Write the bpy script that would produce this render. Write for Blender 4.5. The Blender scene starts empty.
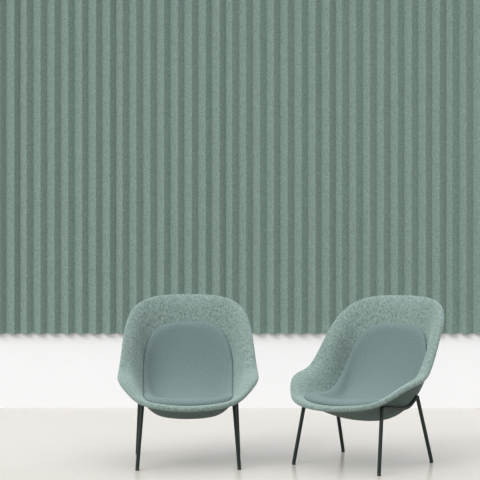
import bpy, math
import numpy as np

scene = bpy.context.scene
COL = scene.collection

# ------------------------------------------------------------------ camera
H, F, YH = 1.10, 1270.9, 240.0          # eye height (m), focal length (px of a 480 px frame), horizon row
WALL_Y = F * H / (408.0 - YH)           # the wall meets the floor 8.2 m away
cam = bpy.data.cameras.new('camera')
cam.sensor_width = 36.0
cam.lens = 36.0 * F / 480.0
cam.clip_end = 200
co = bpy.data.objects.new('camera', cam)
co.location = (0, 0, H)
co.rotation_euler = (math.pi / 2, 0, 0)
COL.objects.link(co)
scene.camera = co


# ------------------------------------------------------------------ materials
def new_mat(name):
    m = bpy.data.materials.new(name)
    m.use_nodes = True
    nt = m.node_tree
    return m, nt, nt.nodes['Principled BSDF']


def lin(r, g, b):
    return tuple(((c / 255.0) / 12.92 if c <= 10 else ((c / 255.0 + 0.055) / 1.055) ** 2.4) for c in (r, g, b)) + (1,)


def felt(name, dark, light, base_scale, fine_scale, bump=0.25, sheen=0.25, fibre=(1, 1, 1), contrast=(0.34, 0.66), mixf=0.5):
    m, nt, b = new_mat(name)
    L = nt.links
    tc = nt.nodes.new('ShaderNodeTexCoord')
    mp = nt.nodes.new('ShaderNodeMapping')
    mp.inputs['Scale'].default_value = fibre
    L.new(tc.outputs['Object'], mp.inputs['Vector'])
    n1 = nt.nodes.new('ShaderNodeTexNoise')
    n1.inputs['Scale'].default_value = base_scale
    n1.inputs['Detail'].default_value = 6
    n1.inputs['Roughness'].default_value = 0.6
    n1.inputs['Distortion'].default_value = 0.25
    n2 = nt.nodes.new('ShaderNodeTexNoise')
    n2.inputs['Scale'].default_value = fine_scale
    n2.inputs['Detail'].default_value = 5
    n2.inputs['Roughness'].default_value = 0.8
    L.new(mp.outputs[0], n1.inputs['Vector'])
    L.new(mp.outputs[0], n2.inputs['Vector'])
    mx = nt.nodes.new('ShaderNodeMix')
    mx.data_type = 'FLOAT'
    mx.inputs[0].default_value = mixf
    L.new(n1.outputs['Fac'], mx.inputs[2])
    L.new(n2.outputs['Fac'], mx.inputs[3])
    cr = nt.nodes.new('ShaderNodeValToRGB')
    cr.color_ramp.elements[0].position = contrast[0]
    cr.color_ramp.elements[0].color = dark
    cr.color_ramp.elements[1].position = contrast[1]
    cr.color_ramp.elements[1].color = light
    L.new(mx.outputs[0], cr.inputs[0])
    L.new(cr.outputs[0], b.inputs['Base Color'])
    b.inputs['Roughness'].default_value = 0.95
    b.inputs['Specular IOR Level'].default_value = 0.15
    b.inputs['Sheen Weight'].default_value = sheen
    b.inputs['Sheen Roughness'].default_value = 0.5
    b.inputs['Sheen Tint'].default_value = (0.85, 1.0, 0.95, 1)
    bp = nt.nodes.new('ShaderNodeBump')
    bp.inputs['Strength'].default_value = bump
    bp.inputs['Distance'].default_value = 0.004
    L.new(n2.outputs['Fac'], bp.inputs['Height'])
    L.new(bp.outputs[0], b.inputs['Normal'])
    return m


M_PANEL = felt('pleated_felt', lin(92, 112, 107), lin(143, 164, 154), 90, 260, 0.3, 0.05)
M_SHELL = felt('moulded_felt', lin(72, 91, 88), lin(148, 165, 159), 105, 280, 0.22, 0.4, (1, 1, 0.7), (0.36, 0.66), 0.55)


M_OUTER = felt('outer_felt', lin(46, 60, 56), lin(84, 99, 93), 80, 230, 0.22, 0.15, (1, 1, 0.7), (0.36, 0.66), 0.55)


def woven():
    m, nt, b = new_mat('woven_upholstery')
    L = nt.links
    uv = nt.nodes.new('ShaderNodeUVMap')
    uv.uv_map = 'UVMap'
    waves = []
    for ang in (math.radians(32), math.radians(122)):
        mp = nt.nodes.new('ShaderNodeMapping')
        mp.inputs['Rotation'].default_value = (0, 0, ang)
        L.new(uv.outputs[0], mp.inputs['Vector'])
        w = nt.nodes.new('ShaderNodeTexWave')
        w.wave_type = 'BANDS'
        w.inputs['Scale'].default_value = 34 if ang < 1 else 60
        w.inputs['Distortion'].default_value = 2.1
        w.inputs['Detail'].default_value = 2
        w.inputs['Detail Scale'].default_value = 3
        L.new(mp.outputs[0], w.inputs['Vector'])
        waves.append(w)
    tc = nt.nodes.new('ShaderNodeTexCoord')
    n = nt.nodes.new('ShaderNodeTexNoise')
    n.inputs['Scale'].default_value = 260
    n.inputs['Detail'].default_value = 4
    L.new(tc.outputs['Object'], n.inputs['Vector'])
    a = nt.nodes.new('ShaderNodeMath')
    a.operation = 'ADD'
    L.new(waves[0].outputs['Fac'], a.inputs[0])
    L.new(waves[1].outputs['Fac'], a.inputs[1])
    s = nt.nodes.new('ShaderNodeMath')
    s.operation = 'MULTIPLY_ADD'
    s.inputs[1].default_value = 0.22
    L.new(a.outputs[0], s.inputs[0])
    h = nt.nodes.new('ShaderNodeMath')
    h.operation = 'MULTIPLY'
    h.inputs[1].default_value = 0.75
    L.new(n.outputs['Fac'], h.inputs[0])
    L.new(h.outputs[0], s.inputs[2])
    cr = nt.nodes.new('ShaderNodeValToRGB')
    cr.color_ramp.elements[0].position = 0.25
    cr.color_ramp.elements[0].color = lin(79, 97, 96)
    cr.color_ramp.elements[1].position = 0.8
    cr.color_ramp.elements[1].color = lin(115, 132, 131)
    L.new(s.outputs[0], cr.inputs[0])
    L.new(cr.outputs[0], b.inputs['Base Color'])
    b.inputs['Roughness'].default_value = 0.9
    b.inputs['Specular IOR Level'].default_value = 0.15
    b.inputs['Sheen Weight'].default_value = 0.15
    bp = nt.nodes.new('ShaderNodeBump')
    bp.inputs['Strength'].default_value = 0.25
    bp.inputs['Distance'].default_value = 0.002
    L.new(s.outputs[0], bp.inputs['Height'])
    L.new(bp.outputs[0], b.inputs['Normal'])
    return m


M_PAD = woven()


def plain(name, col, rough, metal=0.0, spec=0.5, noise=0.0):
    m, nt, b = new_mat(name)
    b.inputs['Roughness'].default_value = rough
    b.inputs['Metallic'].default_value = metal
    b.inputs['Specular IOR Level'].default_value = spec
    if noise:
        tc = nt.nodes.new('ShaderNodeTexCoord')
        n = nt.nodes.new('ShaderNodeTexNoise')
        n.inputs['Scale'].default_value = 1.3
        n.inputs['Detail'].default_value = 3
        cr = nt.nodes.new('ShaderNodeValToRGB')
        cr.color_ramp.elements[0].position = 0.3
        cr.color_ramp.elements[0].color = tuple(c * (1 - noise) for c in col[:3]) + (1,)
        cr.color_ramp.elements[1].position = 0.7
        cr.color_ramp.elements[1].color = col
        nt.links.new(tc.outputs['Object'], n.inputs['Vector'])
        nt.links.new(n.outputs['Fac'], cr.inputs[0])
        nt.links.new(cr.outputs[0], b.inputs['Base Color'])
    else:
        b.inputs['Base Color'].default_value = col
    return m


M_METAL = plain('dark_green_powder_coat', lin(24, 37, 32), 0.42, 0.0, 0.35)
M_GLIDE = plain('black_plastic_glide', lin(18, 20, 20), 0.5)
M_WALL = plain('white_wall_paint', (0.87, 0.87, 0.88, 1), 0.9, 0, 0.1, 0.01)
M_FLOOR = plain('pale_floor', (0.57, 0.535, 0.497, 1), 0.24, 0, 0.45, 0.02)


# ------------------------------------------------------------------ mesh helpers
def mesh_obj(name, verts, faces, mat, parent=None, smooth=True, uvs=None):
    me = bpy.data.meshes.new(name)
    me.from_pydata([tuple(map(float, v)) for v in verts], [], faces)
    me.validate()
    if uvs is not None:
        ul = me.uv_layers.new(name='UVMap')
        for lp in me.loops:
            ul.data[lp.index].uv = uvs[lp.vertex_index]
    for p in me.polygons:
        p.use_smooth = smooth
    me.materials.append(mat)
    o = bpy.data.objects.new(name, me)
    COL.objects.link(o)
    if parent:
        o.parent = parent
    return o


def tube(points, radii, seg=16):
    """closed tube along a polyline; returns verts, faces"""
    P = [np.array(p, float) for p in points]
    V, Fc = [], []
    up = np.array([0.31, 0.17, 0.93])
    for i, p in enumerate(P):
        t = P[min(i + 1, len(P) - 1)] - P[max(i - 1, 0)]
        t /= np.linalg.norm(t)
        if i == 0:
            n = np.cross(t, up)
            if np.linalg.norm(n) < 0.2:
                n = np.cross(t, np.array([1.0, 0, 0]))
            n /= np.linalg.norm(n)
        else:
            n = n - t * (n @ t)
            n /= np.linalg.norm(n)
        bn = np.cross(t, n)
        for k in range(seg):
            a = 2 * math.pi * k / seg
            V.append(p + radii[i] * (math.cos(a) * n + math.sin(a) * bn))
    for i in range(len(P) - 1):
        for k in range(seg):
            k2 = (k + 1) % seg
            Fc.append((i * seg + k, i * seg + k2, (i + 1) * seg + k2, (i + 1) * seg + k))
    Fc.append(tuple(range(seg - 1, -1, -1)))
    Fc.append(tuple((len(P) - 1) * seg + k for k in range(seg)))
    return V, Fc


def smooth_path(pts, n=8):
    pts = [np.array(p, float) for p in pts]
    out = []
    for i in range(len(pts) - 1):
        a = pts[max(i - 1, 0)]; b = pts[i]; c = pts[i + 1]; d = pts[min(i + 2, len(pts) - 1)]
        for k in range(n):
            u = k / n
            out.append(0.5 * (2 * b + (c - a) * u + (2 * a - 5 * b + 4 * c - d) * u * u + (-a + 3 * b - 3 * c + d) * u ** 3))
    out.append(pts[-1])
    return out


# ------------------------------------------------------------------ room
def slab(name, x0, x1, y0, y1, z0, z1, mat):
    v = [(x, y, z) for z in (z0, z1) for y in (y0, y1) for x in (x0, x1)]
    f = [(0, 2, 3, 1), (4, 5, 7, 6), (0, 1, 5, 4), (2, 6, 7, 3), (0, 4, 6, 2), (1, 3, 7, 5)]
    o = mesh_obj(name, v, f, mat, smooth=False)
    o['kind'] = 'structure'
    return o


slab('floor', -7, 7, -1.5, WALL_Y + 0.15, -0.1, 0.0, M_FLOOR)
slab('wall_back', -7, 7, WALL_Y, WALL_Y + 0.15, 0.0, 3.3, M_WALL)


# ------------------------------------------------------------------ pleated felt panels on the wall
DEPTH = 0.040
THICK = 0.007
Z_BOT = H - (333.2 - YH) * (WALL_Y - DEPTH) / F
Z_TOP = 2.95
Z_JOINT = H - (200.5 - YH) * (WALL_Y - DEPTH) / F


def wall_x(px, back):
    return (px - 240.0) * (WALL_Y - back) / F


def panel(name, px0, px1, pleats, z0, z1, label, lo=0.475, hi=0.56):
    w = (px1 - px0) / pleats
    prof = []
    yv = THICK + 0.0005
    for i in range(pleats):
        a = px0 + i * w
        fr = lo + (hi - lo) * (i / max(pleats - 1, 1))
        xv = wall_x(a, 0)
        xr = wall_x(a + fr * w, DEPTH)
        prof.append((xv, yv))
        prof.append((xr, DEPTH))
    prof.append((wall_x(px1, 0), yv))
    prof[0] = (prof[0][0] + 0.0002, prof[0][1])
    prof[-1] = (prof[-1][0] - 0.0002, prof[-1][1])
    # round each fold a little
    pts = [np.array(prof[0])]
    for i in range(1, len(prof) - 1):
        p = np.array(prof[i]); a = np.array(prof[i - 1]) - p; b = np.array(prof[i + 1]) - p
        a /= np.linalg.norm(a); b /= np.linalg.norm(b)
        r = 0.0035
        for t in (0, .25, .5, .75, 1):
            pts.append((1 - t) ** 2 * (p + a * r) + 2 * t * (1 - t) * p + t * t * (p + b * r))
    pts.append(np.array(prof[-1]))
    front, back = [], []
    for i, p in enumerate(pts):
        t = pts[min(i + 1, len(pts) - 1)] - pts[max(i - 1, 0)]
        t /= np.linalg.norm(t)
        nrm = np.array([t[1], -t[0]])
        if nrm[1] > 0:
            nrm = -nrm
        front.append(p)
        q = p + nrm * THICK
        if i in (0, len(pts) - 1):
            q = np.array([p[0], p[1] - THICK])
        back.append(q)
    n = len(pts)
    zs = np.linspace(z0, z1, 3)
    x_mid = 0.5 * (prof[0][0] + prof[-1][0])
    V = []
    for z in zs:
        # the free lower edge hangs a few millimetres lower along the ridges
        cut = 0.008 if (z == z0 and z0 < 1.0) else 0.0
        for p in front:
            V.append((p[0] - x_mid, -p[1], z - z0 - cut * p[1] / DEPTH))
        for p, f in zip(back, front):
            V.append((p[0] - x_mid, -p[1], z - z0 - cut * f[1] / DEPTH))
    Fc = []
    for j in range(len(zs) - 1):
        o0, o1 = j * 2 * n, (j + 1) * 2 * n
        for i in range(n - 1):
            Fc.append((o0 + i, o0 + i + 1, o1 + i + 1, o1 + i))
            Fc.append((o0 + n + i, o1 + n + i, o1 + n + i + 1, o0 + n + i + 1))
        Fc.append((o0, o1, o1 + n, o0 + n))
        Fc.append((o0 + n - 1, o0 + 2 * n - 1, o1 + 2 * n - 1, o1 + n - 1))
    o1 = (len(zs) - 1) * 2 * n
    for i in range(n - 1):
        Fc.append((i, n + i, n + i + 1, i + 1))
        Fc.append((o1 + i, o1 + i + 1, o1 + n + i + 1, o1 + n + i))
    o = mesh_obj(name, V, Fc, M_PANEL, smooth=False)
    o.location = (x_mid, WALL_Y, z0)
    o['label'] = label
    o['category'] = 'acoustic panel'
    o['group'] = 'pleated felt panels hung on the wall'
    return o


G = 0.0002
W8 = 109.9
panel('acoustic_panel', 20.0 - W8, 20.0, 8, Z_BOT, Z_JOINT - G, 'lower green pleated felt panel cut off by the left edge of the photo', 0.5, 0.57)
panel('acoustic_panel', 20.0 - W8, 20.0, 8, Z_JOINT + G, Z_TOP, 'upper green pleated felt panel cut off by the left edge, above the horizontal joint', 0.5, 0.57)
panel('acoustic_panel', 20.0, 115.8, 7, Z_BOT, Z_JOINT - G, 'lower green pleated felt panel left of the head-on chair, beneath the horizontal joint')
panel('acoustic_panel', 20.0, 115.8, 7, Z_JOINT + G, Z_TOP, 'upper green pleated felt panel of seven folds, second column from the left, above the joint')
panel('acoustic_panel', 115.8, 225.5, 8, Z_BOT, Z_TOP, 'tall green pleated felt panel hanging directly behind the head-on chair')
panel('acoustic_panel', 225.5, 335.3, 8, Z_BOT, Z_TOP, 'tall green pleated felt panel behind the gap between the two chairs')
panel('acoustic_panel', 335.3, 445.6, 8, Z_BOT, Z_TOP, 'tall green pleated felt panel hanging behind the angled chair')
panel('acoustic_panel', 445.6, 445.6 + W8, 8, Z_BOT, Z_TOP, 'tall green pleated felt panel cut off by the right edge of the photo')


# ------------------------------------------------------------------ the lounge chair
RIM = np.array([[0.0, 0.415, 0.8006], [0.1, 0.4007, 0.7983], [0.2061, 0.3650, 0.7819], [0.2800, 0.3020, 0.7308],
                [0.3135, 0.2180, 0.6450], [0.3275, 0.1347, 0.5400], [0.3360, 0.0500, 0.4500], [0.3375, -0.0380, 0.4240],
                [0.3240, -0.1150, 0.4020], [0.2860, -0.1820, 0.3660], [0.2240, -0.2520, 0.3250], [0.1240, -0.3150, 0.3100],
                [0.0, -0.3330, 0.3030]])
# from each rim point, the way into the shell: the lip is rolled outwards
RIN = np.array([[0, -.030, -.036], [-.012, -.028, -.036], [-.030, -.010, -.034], [-.044, .004, -.020],
                [-.048, .016, -.008], [-.048, .018, -.002], [-.048, .020, -.006], [-.050, .014, -.008],
                [-.050, .016, -.010], [-.044, .026, -.010], [-.026, .036, -.004], [-.010, .042, .001],
                [0, .044, .002]])
NK = len(RIM) - 1
R2 = 0.87
cons = []          # (a, b, point)


def both(a, b, p):
    cons.append((a, b, p))
    if abs(a) > 1e-6:
        cons.append((-a, b, (-p[0], p[1], p[2])))


left = RIM[::-1][1:-1] * np.array([-1, 1, 1])
loop = np.concatenate([RIM, left])
left2 = RIN[::-1][1:-1] * np.array([-1, 1, 1])
loop2 = np.concatenate([RIN, left2])


def crl(cp, x):
    m = len(cp)
    i = int(math.floor(x)); u = x - i
    a, b, c, d = cp[(i - 1) % m], cp[i % m], cp[(i + 1) % m], cp[(i + 2) % m]
    return .5 * ((2 * b) + (c - a) * u + (2 * a - 5 * b + 4 * c - d) * u * u + (-a + 3 * b - 3 * c + d) * u ** 3)


for k in range(48):
    x = k / 2.0
    ph = x * math.pi / NK
    R = crl(loop, x)
    cons.append((math.sin(ph), math.cos(ph), R))
    cons.append((R2 * math.sin(ph), R2 * math.cos(ph), R + crl(loop2, x)))
for b, y, z in ((.66, .350, .640), (.46, .320, .540), (.27, .285, .445), (.12, .245, .365), (.0, .185, .290), (-.12, .115, .248),
                (-.3, .02, .224), (-.5, -.08, .236), (-.68, -.175, .273)):
    both(0, b, (0, y, z))
for a, b, x, y, z in ((.30, .60, .125, .335, .615), (.30, .36, .125, .300, .50), (.28, .12, .12, .235, .365), (.28, -.2, .12, .07, .243),
                      (.28, -.5, .12, -.08, .250),
                      (.56, .50, .222, .285, .585), (.58, .28, .242, .238, .475), (.58, .08, .224, .180, .372),
                      (.58, -.12, .219, .09, .314), (.58, -.35, .218, -.03, .302), (.5, -.6, .19, -.15, .292)):
    both(a, b, (x, y, z))
CA = np.array([[c[0], c[1]] for c in cons])
CP = np.array([c[2] for c in cons])


def basis(q):
    d = np.sqrt(((q[:, None, :] - CA[None]) ** 2).sum(2) + 1e-12)
    return d ** 3


N = len(CA)
A = np.zeros((N + 3, N + 3))
A[:N, :N] = basis(CA) - np.eye(N) * (-0.004)
A[:N, N] = 1; A[:N, N + 1:] = CA
A[N, :N] = 1; A[N + 1:, :N] = CA.T
B = np.zeros((N + 3, 3)); B[:N] = CP
SOL = np.linalg.solve(A, B)


def S(q):
    q = np.atleast_2d(np.asarray(q, float))
    return basis(q) @ SOL[:N] + np.concatenate([np.ones((len(q), 1)), q], 1) @ SOL[N:]


def SN(q):
    q = np.atleast_2d(np.asarray(q, float))
    e = 2e-3
    du = S(q + [e, 0]) - S(q - [e, 0])
    dv = S(q + [0, e]) - S(q - [0, e])
    n = np.cross(du, dv)
    n /= np.linalg.norm(n, axis=1)[:, None]
    return n


sgn = 1.0 if SN([[0, -.4]])[0, 2] > 0 else -1.0      # +: up out of the seat


def shell_mesh():
    NA, NR = 144, 30
    V = []; Fc = []
    rr = np.linspace(0, 1, NR + 1)[1:]
    ang = np.linspace(0, 2 * math.pi, NA, endpoint=False)
    q = np.array([(r * math.sin(a), r * math.cos(a)) for r in rr for a in ang])
    P = S(q); Nn = SN(q) * sgn
    th = np.array([0.0085 + 0.0035 * max(0, (r - .75) / .25) ** 1.5 for r in rr for a in ang])[:, None]
    top = P + Nn * th
    bot = P - Nn * th
    c = S([[0, 0]])[0]; cn = SN([[0, 0]])[0] * sgn
    V.append(c + cn * 0.0085)
    V += list(top)
    # rim roll
    ring = P[-NA:]; rn = Nn[-NA:]; t0 = th[-NA:]
    out = ring - P[-2 * NA:-NA]
    out -= rn * (out * rn).sum(1)[:, None]
    out /= np.linalg.norm(out, axis=1)[:, None]
    K = 7
    for k in range(1, K):
        a = math.pi * k / K
        V += list(ring + rn * t0 * math.cos(a) + out * t0 * math.sin(a) * 0.95)
    for j in range(NR - 1, -1, -1):
        V += list(bot[j * NA:(j + 1) * NA])
    V.append(c - cn * 0.0085)
    rows = NR + (K - 1) + NR
    for k in range(NA):
        Fc.append((0, 1 + k, 1 + (k + 1) % NA))
    for j in range(rows - 1):
        for k in range(NA):
            k2 = (k + 1) % NA
            Fc.append((1 + j * NA + k, 1 + (j + 1) * NA + k, 1 + (j + 1) * NA + k2, 1 + j * NA + k2))
    last = 1 + (rows - 1) * NA
    e = len(V) - 1
    for k in range(NA):
        Fc.append((e, last + (k + 1) % NA, last + k))
    return V, Fc


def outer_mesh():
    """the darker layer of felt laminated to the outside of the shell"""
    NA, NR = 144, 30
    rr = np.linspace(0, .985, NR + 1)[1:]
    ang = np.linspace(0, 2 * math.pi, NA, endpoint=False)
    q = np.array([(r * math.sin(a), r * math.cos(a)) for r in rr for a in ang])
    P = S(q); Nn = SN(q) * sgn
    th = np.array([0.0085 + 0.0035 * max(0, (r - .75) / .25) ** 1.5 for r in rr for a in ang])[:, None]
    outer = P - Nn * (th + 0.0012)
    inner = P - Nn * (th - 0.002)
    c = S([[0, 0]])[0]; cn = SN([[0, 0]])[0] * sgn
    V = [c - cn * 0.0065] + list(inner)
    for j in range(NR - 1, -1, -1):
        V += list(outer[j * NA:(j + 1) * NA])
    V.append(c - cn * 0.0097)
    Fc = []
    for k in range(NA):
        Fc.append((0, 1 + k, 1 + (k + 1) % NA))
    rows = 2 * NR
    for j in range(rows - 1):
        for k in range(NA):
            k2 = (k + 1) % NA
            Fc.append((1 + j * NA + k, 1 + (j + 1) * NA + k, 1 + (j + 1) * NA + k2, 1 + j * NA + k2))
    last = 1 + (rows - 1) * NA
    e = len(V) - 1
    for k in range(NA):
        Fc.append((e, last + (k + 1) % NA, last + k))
    return V, Fc


def pad_mesh():
    # outline of the upholstered pad, half, from the top of the backrest round to the front of the seat
    tg = [(0, .338, .670), (.055, .338, .669), (.108, .333, .662), (.156, .32, .646), (.197, .30, .608), (.224, .275, .545), (.244, .245, .470),
          (.255, .20, .400), (.258, .13, .34), (.256, .05, .31), (.252, -.03, .30), (.245, -.11, .30), (.226, -.190, .30), (.175, -.245, .295),
          (.09, -.272, .29), (0, -.283, .285)]
    gq = np.array([(r * math.sin(a), r * math.cos(a)) for r in np.linspace(0.3, .97, 90) for a in np.linspace(0, math.pi, 200)])
    gp = S(gq)
    wt = np.array([[1.6, .6, 1.0]])
    half = []
    for i, t in enumerate(tg):
        d = (((gp - np.array(t)) * wt) ** 2).sum(1)
        qq = gq[int(np.argmin(d))].copy()
        if i in (0, len(tg) - 1):
            qq[0] = 0
        half.append(qq)
    full = np.array(half + [h * np.array([-1, 1]) for h in half[::-1][1:-1]])
    m = len(full)
    # smooth a little
    for _ in range(1):
        full = 0.5 * full + 0.25 * (np.roll(full, 1, 0) + np.roll(full, -1, 0)) if False else full
    ol = np.array([crl(full, m * k / 160.0) for k in range(160)])
    for _ in range(3):
        ol = 0.5 * ol + 0.25 * (np.roll(ol, 1, 0) + np.roll(ol, -1, 0))
    NA = 160
    cen = np.array([0, -0.05])
    rhos = list(np.linspace(0, .9, 22)[1:]) + [.925, .945, .96, .972, .982, .99, .996, 1.0]
    q = np.array([cen + r * (o - cen) for r in rhos for o in ol])
    P = S(q); Nn = SN(q) * sgn

    def prof(r, p):
        # rounded edge over the outer rim; the seat is thicker than the back and fills the bowl of the shell
        seat = min(1, max(0, (0.15 - p[1]) / 0.5))
        seat = seat * seat * (3 - 2 * seat)
        t = min(1, max(0, (1 - r) / (0.085 + 0.03 * seat)))
        fill = 0.034 * math.exp(-(p[0] / .42) ** 2 - ((p[1] + .28) / .38) ** 2)
        return 0.0135 + (0.0145 + 0.017 * seat) * math.sqrt(max(0, 1 - (1 - t) ** 2)) + (0.004 + fill) * (1 - r ** 4)
    hs = np.array([prof(r, q[j * NA + k]) for j, r in enumerate(rhos) for k in range(NA)])[:, None]
    top = P + Nn * hs
    V = [S([cen])[0] + SN([cen])[0] * sgn * prof(0, cen)] + list(top)
    uv = [tuple(cen * .45)] + [tuple(x * .45) for x in q]
    # skirt down towards the shell
    V += list(P[-NA:] + Nn[-NA:] * 0.0125)
    uv += [tuple(x * .45) for x in q[-NA:]]
    Fc = []
    for k in range(NA):
        Fc.append((0, 1 + k, 1 + (k + 1) % NA))
    rows = len(rhos) + 1
    for j in range(rows - 1):
        for k in range(NA):
            k2 = (k + 1) % NA
            Fc.append((1 + j * NA + k, 1 + (j + 1) * NA + k, 1 + (j + 1) * NA + k2, 1 + j * NA + k2))
    # underside
    Fc.append(tuple(1 + (rows - 1) * NA + k for k in range(NA)))
    Fc.pop()
    b0 = len(V)
    inner = [.965, .8, .5, .2]
    prev = 1 + (rows - 1) * NA
    for r in inner:
        qi = np.array([cen + r * (o - cen) for o in ol])
        V += list(S(qi) + SN(qi) * sgn * 0.0087)
        uv += [tuple(x * .45) for x in qi]
        st = len(V) - NA
        for k in range(NA):
            k2 = (k + 1) % NA
            Fc.append((prev + k, st + k, st + k2, prev + k2))
        prev = st
    V.append(S([cen])[0] + SN([cen])[0] * sgn * 0.006)
    uv.append(tuple(cen * .45))
    for k in range(NA):
        Fc.append((len(V) - 1, prev + (k + 1) % NA, prev + k))
    return V, Fc, uv


WF, WR, LL = 0.2438, 0.2603, 0.2312
R_LEG = 0.0092
_g = np.array([(a, b) for a in np.linspace(.2, .8, 80) for b in np.linspace(-.75, .4, 150)])
_gp = S(_g)


def under(x, y, z=None, off=0.0175):
    """the point just outside the shell nearest to a given place: where the rail touches it"""
    d = (_gp[:, 0] - x) ** 2 + (_gp[:, 1] - y) ** 2
    if z is not None:
        d = d + (_gp[:, 2] - z) ** 2
    i = int(np.argmin(d))
    return _gp[i] - SN([_g[i]])[0] * sgn * off


RAIL = [under(.226, -.170, .30), under(.222, -.10, .30), under(.218, -.03, .295), under(.212, .03, .295), under(.210, .08, .305),
        under(.216, .118, .350)]
FRONT_TOP = tuple(RAIL[0])
REAR_TOP = tuple(RAIL[5])


def leg(parent, foot, top):
    foot = np.array(foot, float); top = np.array(top, float)
    d = (top - foot) / np.linalg.norm(top - foot)
    a = foot + np.array([0, 0, 0.011])
    V, Fc = tube([a, a + d * 0.004, top - d * 0.002, top], [R_LEG * 0.95, R_LEG, R_LEG * 1.02, R_LEG])
    o = mesh_obj('leg', V, Fc, M_METAL, parent)
    # the glide: short black plug with a flat sole
    gv, gf = tube([foot, foot + [0, 0, .002], a + d * 0.001], [R_LEG * .88, R_LEG * 1.0, R_LEG * 1.0])
    g = mesh_obj('glide', gv, gf, M_GLIDE, o)
    g['label'] = 'black foot glide'
    return o


def make_chair(loc, rz):
    root = bpy.data.objects.new('lounge_chair', None)
    root.empty_display_size = 0.2
    COL.objects.link(root)
    V, Fc = shell_mesh()
    sh = mesh_obj('seat_shell', V, Fc, M_SHELL, root)
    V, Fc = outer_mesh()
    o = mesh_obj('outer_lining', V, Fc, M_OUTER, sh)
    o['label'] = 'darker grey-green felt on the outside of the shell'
    V, Fc, uv = pad_mesh()
    p = mesh_obj('seat_pad', V, Fc, M_PAD, root, uvs=uv)
    p['label'] = 'smooth woven grey-green pad lining seat and back'
    for s in (-1, 1):
        leg(root, (s * WF, -LL, 0), (s * FRONT_TOP[0], FRONT_TOP[1], FRONT_TOP[2]))
        leg(root, (s * WR, LL, 0), (s * REAR_TOP[0], REAR_TOP[1], REAR_TOP[2]))
        path = smooth_path([(s * p[0], p[1], p[2]) for p in RAIL], 6)
        V, Fc = tube(path, [0.0085] * len(path), 14)
        r = mesh_obj('side_rail', V, Fc, M_METAL, root)
        r['label'] = 'dark steel rail under the shell joining front and rear legs'
    root.location = loc
    root.rotation_euler = (0, 0, rz)
    return root


def copy_tree(o, parent=None):
    c = o.copy()
    COL.objects.link(c)
    if parent:
        c.parent = parent
    for ch in list(o.children):
        copy_tree(ch, c)
    return c


chair = make_chair((-0.2569, 6.308, 0), 0.0439)
chair['label'] = 'green felt lounge chair facing straight ahead, left of the two'
chair['category'] = 'lounge chair'
chair['group'] = 'green felt lounge chairs'
other = copy_tree(chair)
other.location = (0.598, 6.2572, 0)
other.rotation_euler = (0, 0, -0.6626)
other['label'] = 'green felt lounge chair turned at an angle towards the left, right of the two'

# ------------------------------------------------------------------ light
sun = bpy.data.lights.new('studio_key', 'SUN')
sun.energy = 1.65
sun.angle = math.radians(32)
sun.color = (1.0, 0.995, 0.985)
so = bpy.data.objects.new('studio_key', sun)
from mathutils import Vector
so.rotation_euler = Vector((0.57, 0.52, -0.62)).to_track_quat('-Z', 'Y').to_euler()
so.location = (-3, 2, 5)
COL.objects.link(so)

# an even white studio: brightest overhead, dimmer towards the horizon
w = bpy.data.worlds.new('world')
scene.world = w
w.use_nodes = True
nt = w.node_tree
bg = nt.nodes['Background']
tc = nt.nodes.new('ShaderNodeTexCoord')
sx = nt.nodes.new('ShaderNodeSeparateXYZ')
mr = nt.nodes.new('ShaderNodeMapRange')
mr.interpolation_type = 'SMOOTHSTEP'
mr.inputs['From Min'].default_value = 0.15
mr.inputs['From Max'].default_value = 1.0
mr.inputs['To Min'].default_value = 0.34
mr.inputs['To Max'].default_value = 2.1
nt.links.new(tc.outputs['Generated'], sx.inputs[0])
nt.links.new(sx.outputs['Z'], mr.inputs['Value'])
nt.links.new(mr.outputs[0], bg.inputs[1])
bg.inputs[0].default_value = (0.97, 0.985, 1.0, 1)

scene.view_settings.view_transform = 'Standard'
scene.view_settings.look = 'None'
scene.view_settings.exposure = 0.0
scene.view_settings.gamma = 1.0
scene.view_settings.use_curve_mapping = False
